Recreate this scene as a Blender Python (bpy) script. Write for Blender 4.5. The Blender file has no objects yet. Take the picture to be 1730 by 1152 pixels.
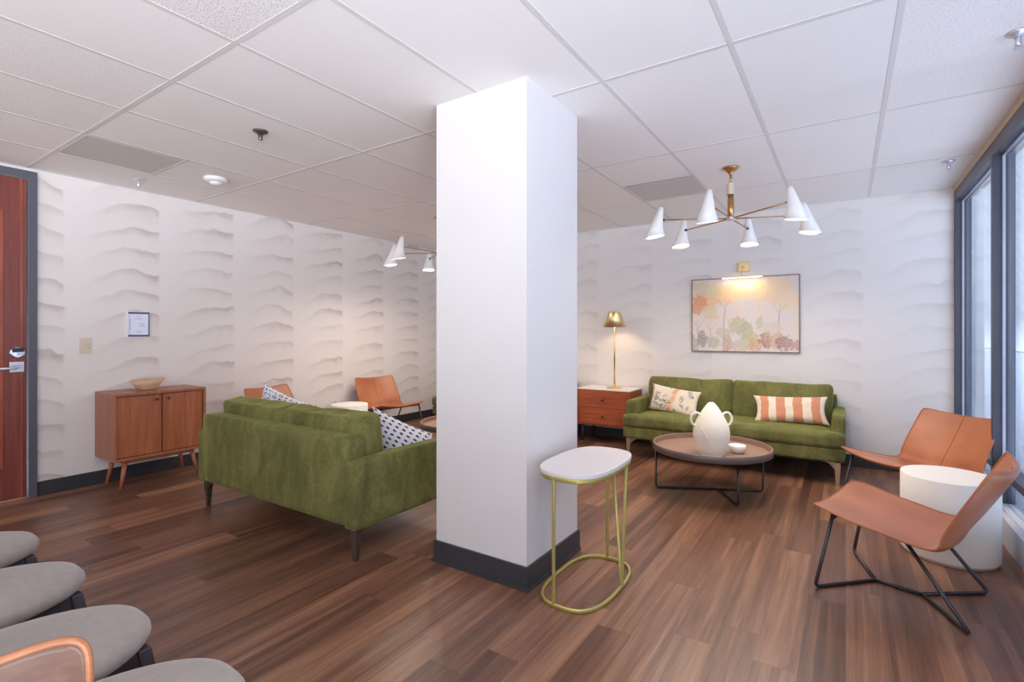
import bpy, math, random
from mathutils import Vector, Matrix, noise
random.seed(7)
PI = math.pi
S = bpy.context.scene
COL = S.collection

# ------------------------------------------------------------------ camera, light, exposure
cam = bpy.data.objects.new('camera', bpy.data.cameras.new('camera'))
COL.objects.link(cam)
cam.location = (0, 0, 1.29)
cam.rotation_euler = (math.radians(90), 0, math.radians(33.52))
cam.data.sensor_width = 36
cam.data.lens = 850.4 / 1730 * 36
cam.data.shift_y = -14.2 / 1730
cam.data.clip_start = 0.02
S.camera = cam
S.view_settings.view_transform = 'Standard'
S.view_settings.look = 'None'
S.view_settings.gamma = 1
S.view_settings.use_curve_mapping = False
S.view_settings.exposure = 0.17

SKY = 3.6          # below the horizon the world is brightened, added fill to light the ceiling
UPLIGHT = 4.6
world = bpy.data.worlds.new('overcast_sky')
S.world = world
world.use_nodes = True
bg = world.node_tree.nodes['Background']
bg.inputs[0].default_value = (0.89, 0.915, 0.98, 1)
bg.inputs[1].default_value = SKY
_nt = world.node_tree
_tc = _nt.nodes.new('ShaderNodeTexCoord'); _sp = _nt.nodes.new('ShaderNodeSeparateXYZ'); _mr = _nt.nodes.new('ShaderNodeMapRange')
_nt.links.new(_tc.outputs['Generated'], _sp.inputs[0]); _nt.links.new(_sp.outputs[2], _mr.inputs[0])
_mr.inputs[1].default_value = -.12; _mr.inputs[2].default_value = .02; _mr.inputs[3].default_value = SKY * UPLIGHT; _mr.inputs[4].default_value = SKY
_nt.links.new(_mr.outputs[0], bg.inputs[1])

def portal(name, loc, rot, sx, sy):
    l = bpy.data.lights.new(name, 'AREA')
    l.shape = 'RECTANGLE'; l.size = sx; l.size_y = sy
    l.cycles.is_portal = True
    o = bpy.data.objects.new(name, l); COL.objects.link(o)
    o.location = loc; o.rotation_euler = rot
portal('window_wall_portal', (1.0, 0.7, 1.3), (0, PI / 2, 0), 2.4, 10.3)
portal('rear_window_portal', (-2.2, -4.62, 1.45), (PI / 2, 0, 0), 5.4, 2.0)

CHAND_E = 140.0      # emission of the chandelier bulbs
LAMP_E = 60.0
PIC_E = 38.0

# ------------------------------------------------------------------ node helpers
def srgb(r, g, b):
    def f(c):
        c /= 255.0
        return c / 12.92 if c <= .04045 else ((c + .055) / 1.055) ** 2.4
    return (f(r), f(g), f(b), 1)

class X:                                    # a node socket with arithmetic
    nt = None
    def __init__(s, k): s.k = k
    def op(s, o, b=None, c=None): return mth(o, s, b, c)
    def __add__(s, b): return mth('ADD', s, b)
    def __sub__(s, b): return mth('SUBTRACT', s, b)
    def __rsub__(s, b): return mth('SUBTRACT', b, s)
    def __mul__(s, b): return mth('MULTIPLY', s, b)
    def __truediv__(s, b): return mth('DIVIDE', s, b)
    def floor(s): return mth('FLOOR', s)
    def frac(s): return mth('FRACT', s)
    def pow(s, b): return mth('POWER', s, b)

def setin(nt, sock, v):
    if isinstance(v, X): nt.links.new(v.k, sock)
    else: sock.default_value = v

def mth(o, a, b=None, c=None):
    nt = X.nt
    n = nt.nodes.new('ShaderNodeMath'); n.operation = o
    for i, v in enumerate((a, b, c)):
        if v is not None: setin(nt, n.inputs[i], v)
    return X(n.outputs[0])

def sstep(x, a, b):
    nt = X.nt
    n = nt.nodes.new('ShaderNodeMapRange'); n.interpolation_type = 'SMOOTHSTEP'
    setin(nt, n.inputs[0], x)
    n.inputs[1].default_value = a; n.inputs[2].default_value = b
    return X(n.outputs[0])

def comb(x, y, z):
    n = X.nt.nodes.new('ShaderNodeCombineXYZ')
    for i, v in enumerate((x, y, z)): setin(X.nt, n.inputs[i], v)
    return X(n.outputs[0])

def wnoise(v):
    n = X.nt.nodes.new('ShaderNodeTexWhiteNoise'); n.noise_dimensions = '3D'
    X.nt.links.new(v.k, n.inputs[0])
    return X(n.outputs[0])

def noi(v, scale=5, detail=3, rough=.5, dist=0):
    n = X.nt.nodes.new('ShaderNodeTexNoise')
    if v is not None: X.nt.links.new(v.k, n.inputs['Vector'])
    n.inputs['Scale'].default_value = scale; n.inputs['Detail'].default_value = detail
    n.inputs['Roughness'].default_value = rough; n.inputs['Distortion'].default_value = dist
    return X(n.outputs[0])

def ramp(x, stops):
    n = X.nt.nodes.new('ShaderNodeValToRGB')
    X.nt.links.new(x.k, n.inputs[0])
    e = n.color_ramp.elements
    while len(e) < len(stops): e.new(.5)
    for i, (p, c) in enumerate(stops): e[i].position = p; e[i].color = c
    return X(n.outputs[0])

def mix(f, a, b):
    n = X.nt.nodes.new('ShaderNodeMix'); n.data_type = 'RGBA'
    setin(X.nt, n.inputs[0], f); setin(X.nt, n.inputs[6], a); setin(X.nt, n.inputs[7], b)
    return X(n.outputs[2])

def coords(kind='Object'):
    if kind == 'World':
        n = X.nt.nodes.new('ShaderNodeNewGeometry'); v = n.outputs['Position']
    else:
        n = X.nt.nodes.new('ShaderNodeTexCoord'); v = n.outputs[kind]
    s = X.nt.nodes.new('ShaderNodeSeparateXYZ'); X.nt.links.new(v, s.inputs[0])
    return X(v), X(s.outputs[0]), X(s.outputs[1]), X(s.outputs[2])

def mat(name):
    m = bpy.data.materials.new(name); m.use_nodes = True
    X.nt = m.node_tree
    return m, m.node_tree.nodes['Principled BSDF']

def put(b, **kw):
    names = dict(color='Base Color', rough='Roughness', metal='Metallic', sheen='Sheen Weight', sheen_rough='Sheen Roughness',
                 sheen_tint='Sheen Tint', coat='Coat Weight', coat_rough='Coat Roughness', spec='Specular IOR Level', trans='Transmission Weight')
    for k, v in kw.items(): setin(X.nt, b.inputs[names[k]], v)

def bump(b, h, strength=.3, dist=.01):
    n = X.nt.nodes.new('ShaderNodeBump')
    n.inputs['Strength'].default_value = strength; n.inputs['Distance'].default_value = dist
    X.nt.links.new(h.k, n.inputs['Height'])
    X.nt.links.new(n.outputs[0], b.inputs['Normal'])

def plain(name, col, rough=.5, metal=0., var=.06, scale=12, bmp=0, **kw):
    m, b = mat(name)
    v, x, y, z = coords()
    n = noi(v, scale, 3)
    dark = tuple(c * (1 - var) for c in col[:3]) + (1,)
    lite = tuple(min(1, c * (1 + var)) for c in col[:3]) + (1,)
    put(b, color=ramp(n, [(.3, dark), (.7, lite)]), rough=rough, metal=metal, **kw)
    if bmp: bump(b, noi(v, scale * 20, 2), bmp, .002)
    return m

def wood(name, c1, c2, c3, axis='z', rough=.42, scale=1.0):
    m, b = mat(name)
    v, x, y, z = coords()
    k = {'x': (2, 30, 30), 'y': (30, 2, 30), 'z': (30, 30, 1.5)}[axis]
    w = comb(x * (k[0] * scale), y * (k[1] * scale), z * (k[2] * scale))
    n = noi(w, 1.0, 4, .6, .6)
    n2 = noi(w, 4.0, 2)
    f = n * .75 + n2 * .25
    put(b, color=ramp(f, [(.32, c1), (.5, c2), (.68, c3)]), rough=rough, coat=.12, coat_rough=.3)
    bump(b, f, .08, .002)
    return m

def emis(name, col, strength):
    m, b = mat(name)
    b.inputs['Base Color'].default_value = (.9, .9, .88, 1)
    b.inputs['Emission Color'].default_value = col
    b.inputs['Emission Strength'].default_value = strength
    return m

def vcol(name, rough=.8, sheen=.2, weave=0):
    m, b = mat(name)
    n = X.nt.nodes.new('ShaderNodeVertexColor'); n.layer_name = 'print'
    put(b, color=X(n.outputs[0]), rough=rough, sheen=sheen)
    if weave:
        v, x, y, z = coords()
        bump(b, noi(v, weave, 2), .25, .002)
    return m

M = {}
# walls: wallpaper with curved strokes in relief, also coloured darker under each crest
def arc_wall(name, axis, strength, base, dk, off, colw=.68, rowh=.195):
    m, b = mat(name)
    v, x, y, z = coords('World')
    h = {'x': x, 'y': y}[axis]
    big = noi(v, 2.3, 2)
    sm = noi(v, 9, 3)
    hh = (h - off) / colw + (big - .5) * .10
    ci = hh.floor(); fx = hh.frac()
    rnd = wnoise(comb(ci, 3.1, 7.7))
    one = 1 - fx
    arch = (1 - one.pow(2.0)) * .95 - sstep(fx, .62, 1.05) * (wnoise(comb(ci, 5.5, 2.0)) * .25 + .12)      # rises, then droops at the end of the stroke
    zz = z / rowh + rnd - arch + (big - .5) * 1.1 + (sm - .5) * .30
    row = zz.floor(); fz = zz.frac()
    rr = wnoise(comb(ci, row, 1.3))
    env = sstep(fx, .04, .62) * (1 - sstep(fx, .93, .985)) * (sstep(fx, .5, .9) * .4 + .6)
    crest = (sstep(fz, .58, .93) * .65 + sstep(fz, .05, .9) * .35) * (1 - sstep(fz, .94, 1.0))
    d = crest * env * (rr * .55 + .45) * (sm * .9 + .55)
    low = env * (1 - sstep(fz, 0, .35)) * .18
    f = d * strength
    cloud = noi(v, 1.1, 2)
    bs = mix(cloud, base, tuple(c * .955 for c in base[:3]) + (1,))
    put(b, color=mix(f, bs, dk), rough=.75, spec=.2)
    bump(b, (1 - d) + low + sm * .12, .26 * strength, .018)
    return m
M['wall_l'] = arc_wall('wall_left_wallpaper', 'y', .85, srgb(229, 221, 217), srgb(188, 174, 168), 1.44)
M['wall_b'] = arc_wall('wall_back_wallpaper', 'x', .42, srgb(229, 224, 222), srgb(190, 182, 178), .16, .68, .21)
M['paint'] = plain('white_paint', srgb(212, 207, 206), .6, var=.01, scale=3)
M['soffit'] = plain('soffit_paint', srgb(205, 180, 150), .6, var=.02)

# floor planks running away towards the back wall
def floor_mat():
    m, b = mat('wood_plank_floor')
    v, x, y, z = coords('World')
    wv = noi(comb(x * 3, y * .6, 0.0), 1, 2)
    xx = x / .152
    ix = xx.floor(); fx = xx.frac()
    off = wnoise(comb(ix, 0.5, .5))
    yy = y / 1.22 + off
    iy = yy.floor(); fy = yy.frac()
    tone = wnoise(comb(ix, iy, 2.2))
    # strips of lighter and darker timber inside a plank
    sx = x / .034 + (wv - .5) * .8
    strip = noi(comb(sx.floor() * 7.31 + ix, y * .45 + tone * 9, 1.0), 1, 1)
    grain = noi(comb(x * 62 + wv * 3, y * 2.4 + tone * 17, 0.0), 1, 4, .65, .4)
    streak = noi(comb(x * 18, y * .9 + tone * 31, 4.0), 1, 3, .6, .7)
    f = tone * .17 + strip * .29 + grain * .24 + streak * .38
    c = ramp(f, [(.32, srgb(66, 42, 33)), (.46, srgb(96, 64, 50)), (.58, srgb(126, 86, 66)), (.72, srgb(162, 118, 90))])
    seam = mth('MAXIMUM', 1 - sstep(fx, 0, .022), 1 - sstep(fy, 0, .003))
    c = mix(seam * .45, c, srgb(40, 28, 25))
    put(b, color=c, rough=grain * .14 + .27, spec=.5)
    bump(b, grain * .3 + (1 - seam) * .5, .12, .003)
    return m
M['floor'] = floor_mat()

def ceil_mat():
    m, b = mat('ceiling_tile')
    v, x, y, z = coords('World')
    n = noi(v, 120, 3, .7)
    n2 = noi(v, 45, 2, .6)
    ix = ((x + 2.256) / .61).floor(); iy = ((y - 1.183) / 1.22).floor()
    r = wnoise(comb(ix, iy, .3))
    def cell(i, j):
        e = mth('COMPARE', ix, float(i), .1)
        return e if j is None else e * mth('COMPARE', iy, float(j), .1)
    spk = cell(0, -1) * 2.6 + (cell(-2, -1) + cell(-3, -1) + cell(4, None)) * .9
    put(b, color=mix(sstep(n, .50, .62) * (spk * .25 + .05), mix(r * .5, srgb(241, 236, 233), srgb(236, 230, 227)), srgb(176, 168, 166)), rough=.9, spec=.1)
    bump(b, n * .6 + n2 * .4, .22, .004)
    return m
M['tile'] = ceil_mat()
M['tbar'] = plain('grid_bar_enamel', srgb(218, 212, 209), .7, var=.01)
M['vent_pale'] = plain('vent_grille_pale', srgb(206, 199, 197), .8, var=.06, scale=160)
M['vent'] = plain('vent_grille_grey', srgb(204, 199, 190), .8, var=.12, scale=160)
M['base'] = plain('charcoal_rubber', srgb(54, 53, 58), .45, var=.05)
M['door_frame'] = plain('slate_grey_paint', srgb(84, 84, 96), .45, var=.03)
M['door_wood'] = wood('door_mahogany', srgb(104, 46, 38), srgb(124, 58, 47), srgb(140, 72, 58), 'z', .38)
M['door_panel'] = wood('door_panel_mahogany', srgb(132, 58, 42), srgb(156, 76, 54), srgb(172, 92, 66), 'z', .35)
M['chrome'] = plain('chrome', srgb(225, 226, 232), .16, 1.0, var=.02)
M['satin'] = plain('satin_steel', srgb(215, 215, 225), .35, .7, var=.02)
M['black'] = plain('black_enamel', srgb(38, 38, 48), .3, var=.03)
M['white_pl'] = plain('white_plastic', srgb(232, 230, 230), .4, var=.01)
M['almond'] = plain('almond_plastic', srgb(214, 196, 176), .4, var=.01)
M['paper'] = plain('printed_paper', srgb(226, 230, 248), .6, var=.01)
M['ink'] = plain('grey_ink', srgb(120, 122, 140), .7)
M['inkblue'] = plain('blue_grey_edge', srgb(78, 80, 112), .5)
M['win_frame'] = plain('window_frame_bronze', srgb(74, 76, 88), .35, .3, var=.05)
M['win_bright'] = plain('window_bead_aluminium', srgb(170, 172, 186), .35, .6, var=.05)
M['curb'] = plain('white_sill', srgb(225, 226, 236), .4, var=.01)

def velvet(name, c0, c1, c2):
    m, b = mat(name)
    v, x, y, z = coords()
    n = noi(comb(x * 1.0, y * 1.0, z * .45), 7, 4, .62, .5)
    n2 = noi(v, 42, 3, .7)
    f = n * .68 + n2 * .32
    put(b, color=ramp(f, [(.34, c0), (.5, c1), (.68, c2)]), rough=.85, sheen=.45, sheen_rough=.35, spec=.15)
    b.inputs['Sheen Tint'].default_value = srgb(190, 200, 110)
    bump(b, noi(v, 260, 2) * .4 + n2 * .6, .18, .003)
    return m
M['velvet'] = velvet('green_velvet', srgb(82, 82, 50), srgb(106, 104, 60), srgb(130, 126, 76))
M['bronze'] = plain('bronze_leg', srgb(112, 96, 88), .35, .75, var=.04)
M['brassleg'] = plain('champagne_leg', srgb(184, 160, 134), .35, .7, var=.04)
M['walnut'] = wood('sideboard_wood', srgb(138, 76, 48), srgb(160, 92, 60), srgb(176, 108, 74), 'z', .42)
M['walnut_dk'] = wood('sideboard_case_wood', srgb(140, 82, 60), srgb(158, 96, 70), srgb(170, 110, 82), 'z', .42)
M['acorn'] = wood('dresser_wood', srgb(142, 66, 40), srgb(160, 78, 48), srgb(174, 92, 58), 'x', .4)
M['stone'] = plain('white_marble', srgb(232, 222, 216), .3, var=.03, scale=4)
M['bowlwood'] = wood('pale_bowl_wood', srgb(196, 158, 128), srgb(212, 176, 146), srgb(224, 192, 162), 'x', .5)
M['brass'] = plain('brushed_brass', srgb(224, 200, 150), .3, 1.0, var=.04)
M['brass_warm'] = plain('warm_brass', srgb(196, 150, 100), .3, .9, var=.04)
M['gold'] = plain('pale_gold_metal', srgb(196, 186, 112), .38, .75, var=.04)
M['cream_metal'] = plain('cream_enamel', srgb(212, 198, 176), .4, .3, var=.02)
M['shade_white'] = plain('white_shade_enamel', srgb(238, 236, 238), .4, var=.01)
def glow_shade():                                     # thin white shade that lets some of the bulb's light through
    m = M['shade_white']; nt = m.node_tree; b = nt.nodes['Principled BSDF']
    t = nt.nodes.new('ShaderNodeBsdfTranslucent'); t.inputs[0].default_value = (.85, .82, .78, 1)
    s = nt.nodes.new('ShaderNodeMixShader'); s.inputs[0].default_value = .05
    nt.links.new(b.outputs[0], s.inputs[1]); nt.links.new(t.outputs[0], s.inputs[2])
    nt.links.new(s.outputs[0], nt.nodes['Material Output'].inputs[0])
glow_shade()
M['topwhite'] = plain('side_table_white', srgb(222, 214, 214), .35, var=.02, scale=4)
M['tray'] = plain('taupe_tray_lacquer', srgb(146, 114, 98), .42, var=.05)
M['trayrim'] = plain('taupe_rim', srgb(112, 98, 94), .4, .3, var=.05)
M['gun'] = plain('gunmetal_rod', srgb(74, 70, 76), .35, .7, var=.05)
M['ceramic'] = plain('matte_cream_ceramic', srgb(236, 226, 210), .7, var=.03, scale=6, bmp=.15)
M['bowlwhite'] = plain('white_ceramic', srgb(240, 236, 226), .45, var=.01)
M['drum'] = plain('cream_white_lacquer', srgb(238, 230, 222), .5, var=.015)
def leather(name, c1, c2, c3):
    m, b = mat(name)
    v, x, y, z = coords()
    n = noi(v, 3.2, 3); g = noi(v, 190, 3, .6)
    put(b, color=ramp(n, [(.3, c1), (.5, c2), (.7, c3)]), rough=g * .15 + .33, spec=.5, coat=.15, coat_rough=.35)
    bump(b, g, .12, .002)
    return m
M['leather'] = leather('tan_leather', srgb(156, 88, 52), srgb(172, 101, 62), srgb(186, 116, 76))
M['thread'] = plain('dark_stitching', srgb(96, 54, 36), .6)
M['seatfab'] = plain('grey_wool_seat', srgb(150, 138, 132), .9, var=.06, scale=40, bmp=.25, sheen=.3)
M['darkwood'] = wood('dark_stained_wood', srgb(44, 38, 44), srgb(56, 48, 54), srgb(66, 58, 62), 'z', .45)
M['ply'] = wood('bent_plywood', srgb(156, 94, 58), srgb(176, 112, 74), srgb(190, 128, 88), 'x', .35)
M['ply_face'] = wood('shaded_plywood', srgb(92, 58, 44), srgb(106, 69, 53), srgb(120, 80, 62), 'x', .35)  # backrest face lies in shade, its darkness is put into the ply colour
M['print'] = vcol('printed_fabric', .85, .25, 300)
M['art'] = vcol('painted_canvas', .7, 0, 200)
M['bulb'] = emis('warm_bulb', (1, .89, .77, 1), CHAND_E)
M['lampbulb'] = emis('lamp_bulb', (1, .74, .46, 1), LAMP_E)
M['picled'] = emis('picture_light_strip', (1, .78, .50, 1), PIC_E)

def glass_mat(name='window_glass', tint=(.92, .95, .97, 1)):
    m, b = mat(name)
    nt = m.node_tree; out = nt.nodes['Material Output']
    t = nt.nodes.new('ShaderNodeBsdfTransparent'); t.inputs[0].default_value = tint
    g = nt.nodes.new('ShaderNodeBsdfGlossy'); g.inputs['Roughness'].default_value = .03
    lw = nt.nodes.new('ShaderNodeLayerWeight'); lw.inputs[0].default_value = .5
    fr = X(lw.outputs['Facing']).pow(4.0) * .35 + .03
    s = nt.nodes.new('ShaderNodeMixShader')
    nt.links.new(fr.k, s.inputs[0]); nt.links.new(t.outputs[0], s.inputs[1]); nt.links.new(g.outputs[0], s.inputs[2])
    nt.links.new(s.outputs[0], out.inputs[0]); nt.nodes.remove(b)
    return m
M['glass'] = glass_mat()
M['glass_tint'] = glass_mat('tinted_window_glass', (.68, .68, .67, 1))  # glass of the added rear window, darkened to weaken its daylight

def shade_mat():                                      # woven solar screen behind the glass: part see-through, part glowing cloth
    m, b = mat('solar_screen_cloth')
    nt = m.node_tree; out = nt.nodes['Material Output']
    v, x, y, z = coords('World')
    vert = noi(comb(x, y * 5.0, z * .25), 1, 3, .6)
    diag = noi(comb((y + z * 1.6) * 2.2, (z - y * .5) * 46, 0.0), 1, 3, .65)
    fine = noi(v, 150, 2)
    f = vert * .5 + diag * .3 * sstep(z, .9, 1.9) + fine * .2
    t = nt.nodes.new('ShaderNodeBsdfTransparent'); X.nt = nt
    tc = ramp(f, [(.3, (.48, .52, .58, 1)), (.65, (.76, .79, .84, 1))])
    nt.links.new(tc.k, t.inputs[0])
    d = nt.nodes.new('ShaderNodeBsdfTranslucent'); d.inputs[0].default_value = (.10, .12, .16, 1)
    e = nt.nodes.new('ShaderNodeBsdfDiffuse'); e.inputs[0].default_value = (.20, .23, .30, 1)
    a = nt.nodes.new('ShaderNodeMixShader'); a.inputs[0].default_value = .5
    nt.links.new(d.outputs[0], a.inputs[1]); nt.links.new(e.outputs[0], a.inputs[2])
    s = nt.nodes.new('ShaderNodeMixShader'); s.inputs[0].default_value = .3
    nt.links.new(t.outputs[0], s.inputs[1]); nt.links.new(a.outputs[0], s.inputs[2])
    nt.links.new(s.outputs[0], out.inputs[0]); nt.nodes.remove(b)
    return m
M['screen'] = shade_mat()
M['ext_wall'] = plain('concrete_facade', srgb(150, 160, 178), .9, var=.15, scale=.7)
M['ext_low'] = plain('pale_terrace_wall', srgb(225, 226, 232), .9, var=.03, scale=.7)
M['ext_ground'] = plain('pale_paving', srgb(190, 190, 196), .9, var=.08, scale=.5)

# ------------------------------------------------------------------ mesh helpers
class MB:
    def __init__(s): s.v = []; s.f = []; s.c = None
    def add(s, vs, fs):
        n = len(s.v); s.v += [tuple(p) for p in vs]; s.f += [tuple(i + n for i in f) for f in fs]; return s
    def box(s, x0, x1, y0, y1, z0, z1):
        v = [(x, y, z) for z in (z0, z1) for y in (y0, y1) for x in (x0, x1)]
        return s.add(v, [(0, 2, 3, 1), (4, 5, 7, 6), (0, 1, 5, 4), (2, 6, 7, 3), (0, 4, 6, 2), (1, 3, 7, 5)])
    def hexa(s, b, t):                                 # bottom quad, top quad (counter-clockwise)
        return s.add(list(b) + list(t), [(3, 2, 1, 0), (4, 5, 6, 7)] + [(i, (i + 1) % 4, 4 + (i + 1) % 4, 4 + i) for i in range(4)])
    def lathe(s, prof, n=40, c=(0, 0, 0), caps=True):
        vs = []; k = len(prof)
        for i in range(n):
            a = 2 * PI * i / n
            for r, z in prof: vs.append((c[0] + r * math.cos(a), c[1] + r * math.sin(a), c[2] + z))
        fs = []
        for i in range(n):
            j = (i + 1) % n
            for q in range(k - 1): fs.append((i * k + q, j * k + q, j * k + q + 1, i * k + q + 1))
        n0 = len(s.v); s.add(vs, fs)
        if caps and prof[0][0] > 1e-6: s.f.append(tuple(n0 + i * k for i in range(n))[::-1])
        if caps and prof[-1][0] > 1e-6: s.f.append(tuple(n0 + i * k + k - 1 for i in range(n)))
        return s
    def tube(s, pts, r, n=10, closed=False, fillet=0, r1=None, flat=None):
        P = [Vector(p) for p in pts]
        if fillet:
            Q = []; m = len(P)
            for i, p in enumerate(P):
                if not closed and i in (0, m - 1): Q.append(p); continue
                a = P[i - 1] - p; b = P[(i + 1) % m] - p
                d = min(fillet, a.length * .45, b.length * .45)
                A = p + a.normalized() * d; B = p + b.normalized() * d
                for k in range(6):
                    t = k / 5; Q.append(A * (1 - t) ** 2 + p * 2 * t * (1 - t) + B * t * t)
            P = Q
        m = len(P); vs = []
        T0 = (P[1] - P[0]).normalized()
        N = T0.cross(Vector((0, 0, 1)))
        if N.length < 1e-3: N = T0.cross(Vector((1, 0, 0)))
        N.normalize()
        for i in range(m):
            if closed: T = (P[(i + 1) % m] - P[i - 1]).normalized()
            else: T = (P[min(i + 1, m - 1)] - P[max(i - 1, 0)]).normalized()
            N = (N - T * N.dot(T)).normalized(); B = T.cross(N)
            rr = r if r1 is None else r + (r1 - r) * i / (m - 1)
            for k in range(n):
                a = 2 * PI * (k + .5) / n
                if flat: q = N * math.copysign(min(abs(math.cos(a)) * 1.42, 1), math.cos(a)) * flat[0] + B * math.copysign(min(abs(math.sin(a)) * 1.42, 1), math.sin(a)) * flat[1]
                else: q = (N * math.cos(a) + B * math.sin(a)) * rr
                vs.append(P[i] + q)
        fs = []
        for i in range(m if closed else m - 1):
            j = (i + 1) % m
            for k in range(n): fs.append((i * n + k, i * n + (k + 1) % n, j * n + (k + 1) % n, j * n + k))
        if not closed: fs += [tuple(range(n))[::-1], tuple((m - 1) * n + k for k in range(n))]
        return s.add(vs, fs)
    def grid(s, nu, nv, fn):
        vs = [fn(i / nu, j / nv) for j in range(nv + 1) for i in range(nu + 1)]
        w = nu + 1
        return s.add(vs, [(j * w + i, j * w + i + 1, (j + 1) * w + i + 1, (j + 1) * w + i) for j in range(nv) for i in range(nu)])
    def build(s, name, m, parent=None, smooth=False, bevel=0, loc=None, seg=2, sub=0, label=None, angle=None):
        me = bpy.data.meshes.new(name); me.from_pydata(s.v, [], s.f); me.validate(); me.update()
        if s.c:
            at = me.color_attributes.new('print', 'FLOAT_COLOR', 'POINT')
            flat = []
            for c in s.c: flat += [c[0], c[1], c[2], 1]
            at.data.foreach_set('color', flat)
        o = bpy.data.objects.new(name, me); COL.objects.link(o)
        me.materials.append(m)
        if smooth:
            for p in me.polygons: p.use_smooth = True
        if bevel:
            b = o.modifiers.new('bevel', 'BEVEL'); b.width = bevel; b.segments = seg; b.limit_method = 'ANGLE'; b.angle_limit = math.radians(40)
            for p in me.polygons: p.use_smooth = True
            b.harden_normals = True
        if sub:
            u = o.modifiers.new('sub', 'SUBSURF'); u.levels = sub; u.render_levels = sub
        if parent: o.parent = parent
        if loc: o.location = loc
        if label: o['label'] = label
        return o

def rbox(sx, sy, sz, r, n=14, puff=(0, 0, 0), wr=0, seed=0, c=(0, 0, 0)):
    """soft box with rounded edges, puffed faces and gentle wrinkles"""
    b = MB(); h = Vector((sx / 2, sy / 2, sz / 2)); idx = {}; vs = []; fs = []
    def cum(t): return math.copysign(abs(t) ** .8, t)
    def vert(p):
        k = tuple(round(a, 5) for a in p)
        if k in idx: return idx[k]
        q = Vector((cum(p[0]) * h[0], cum(p[1]) * h[1], cum(p[2]) * h[2]))
        inner = Vector([max(-(h[i] - r), min(h[i] - r, q[i])) for i in range(3)])
        d = q - inner
        if d.length > 1e-9: q = inner + d.normalized() * r
        q2 = q.copy()
        for i in range(3):
            j, l = [a for a in range(3) if a != i]
            q2[i] += puff[i] * (q[i] / h[i]) * max(0, 1 - (q[j] / h[j]) ** 2) * max(0, 1 - (q[l] / h[l]) ** 2)
        if wr:
            v = Vector((q.x * 5 + seed * 3.7, q.y * 5, q.z * 6)); dn = q.normalized()
            q2 += dn * wr * noise.noise(v) + dn * wr * .45 * noise.noise(v * 2.7 + Vector((seed, 0, 0)))
        idx[k] = len(vs); vs.append((q2.x + c[0], q2.y + c[1], q2.z + c[2])); return idx[k]
    for ax in range(3):
        for sg in (-1, 1):
            for i in range(n):
                for j in range(n):
                    q = []
                    for a, bb in ((i, j), (i + 1, j), (i + 1, j + 1), (i, j + 1)):
                        p = [0, 0, 0]; p[ax] = sg; p[(ax + 1) % 3] = a / n * 2 - 1; p[(ax + 2) % 3] = bb / n * 2 - 1
                        q.append(vert(p))
                    fs.append(tuple(q) if sg > 0 else tuple(q[::-1]))
    return b.add(vs, fs)

def tag(o, label, cat, group=None):
    o['label'] = label; o['category'] = cat
    if group: o['group'] = group
    return o
def thing(name, label, cat, loc=(0, 0, 0), rz=0, group=None):
    o = bpy.data.objects.new(name, None); COL.objects.link(o)
    o.location = loc; o.rotation_euler = (0, 0, rz); o.empty_display_size = .1
    return tag(o, label, cat, group)
def struct(o): o['kind'] = 'structure'; return o
def kids(o): return [c for c in bpy.data.objects if c.parent == o]
def dup(o, parent=None):
    c = o.copy(); COL.objects.link(c)
    if parent: c.parent = parent
    for k in kids(o): dup(k, c)
    return c
def place(o, label, loc, rz):
    o.location = loc; o.rotation_euler = (0, 0, rz); o['label'] = label; return o

# ------------------------------------------------------------------ room
XL, XR, YB, YF, H = -5.32, .80, 5.87, -4.6, 2.574
struct(MB().box(XL - .1, XR + .2, YF - .1, YB + .1, -.1, 0).build('floor', M['floor']))
struct(MB().box(XL - .1, XR + .2, YF - .1, YB + .1, H + .0015, H + .12).build('ceiling', M['tile']))
g = MB()
for k in range(-6, 12):
    x = -2.256 + .61 * k
    if XL < x < XR: g.box(x - .012, x + .012, YF, YB, H, H + .02)
for k in range(-6, 6):
    y = 1.183 + 1.22 * k
    if YF < y < YB: g.box(XL, XR, y - .012, y + .012, H - .0004, H + .02)
g.box(XL, XR, YB - .014, YB, H - .001, H + .02); g.box(XL, XL + .014, YF, YB, H - .001, H + .02)
g.box(-2.256 - 4 * .61, -2.256 - 3 * .61, 1.79, 1.80, H, H + .02)
struct(g.build('trim_1', M['tbar']))                                 # ceiling grid

DY0, DY1, DZ = .24, 1.185, 2.487                                      # door opening in the left wall
w = MB().box(XL - .1, XL, YF, DY0, 0, H).box(XL - .1, XL, DY1, YB, 0, H).box(XL - .1, XL, DY0, DY1, DZ, H)
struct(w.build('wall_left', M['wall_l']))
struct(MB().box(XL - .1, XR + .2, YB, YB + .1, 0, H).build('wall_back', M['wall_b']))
w = MB().box(XL, -5.0, YF - .1, YF, 0, H).box(.5, XR + .2, YF - .1, YF, 0, H).box(-5.0, .5, YF - .1, YF, 0, .45).box(-5.0, .5, YF - .1, YF, 2.45, H)
struct(w.build('wall_front', M['paint']))
struct(MB().box(XL, XL + .012, DY1 + .052, YB, 0, .112).build('baseboard_left', M['base'], bevel=.003))
struct(MB().box(XL + .012, XR, YB - .012, YB, 0, .112).build('baseboard_back', M['base'], bevel=.003))
struct(MB().box(-1.93, -1.33, 2.14, 2.71, 0, H + .003).build('wall_column', M['paint']))
bb = MB()
for (x0, x1, y0, y1) in ((-1.942, -1.318, 2.128, 2.14), (-1.942, -1.318, 2.71, 2.722), (-1.942, -1.93, 2.14, 2.71), (-1.33, -1.318, 2.14, 2.71)):
    bb.box(x0, x1, y0, y1, 0, .118)
for (x0, x1, y0, y1) in ((-1.95, -1.31, 2.12, 2.128), (-1.318, -1.31, 2.128, 2.722)):
    bb.box(x0, x1, y0, y1, 0, .014)
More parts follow.
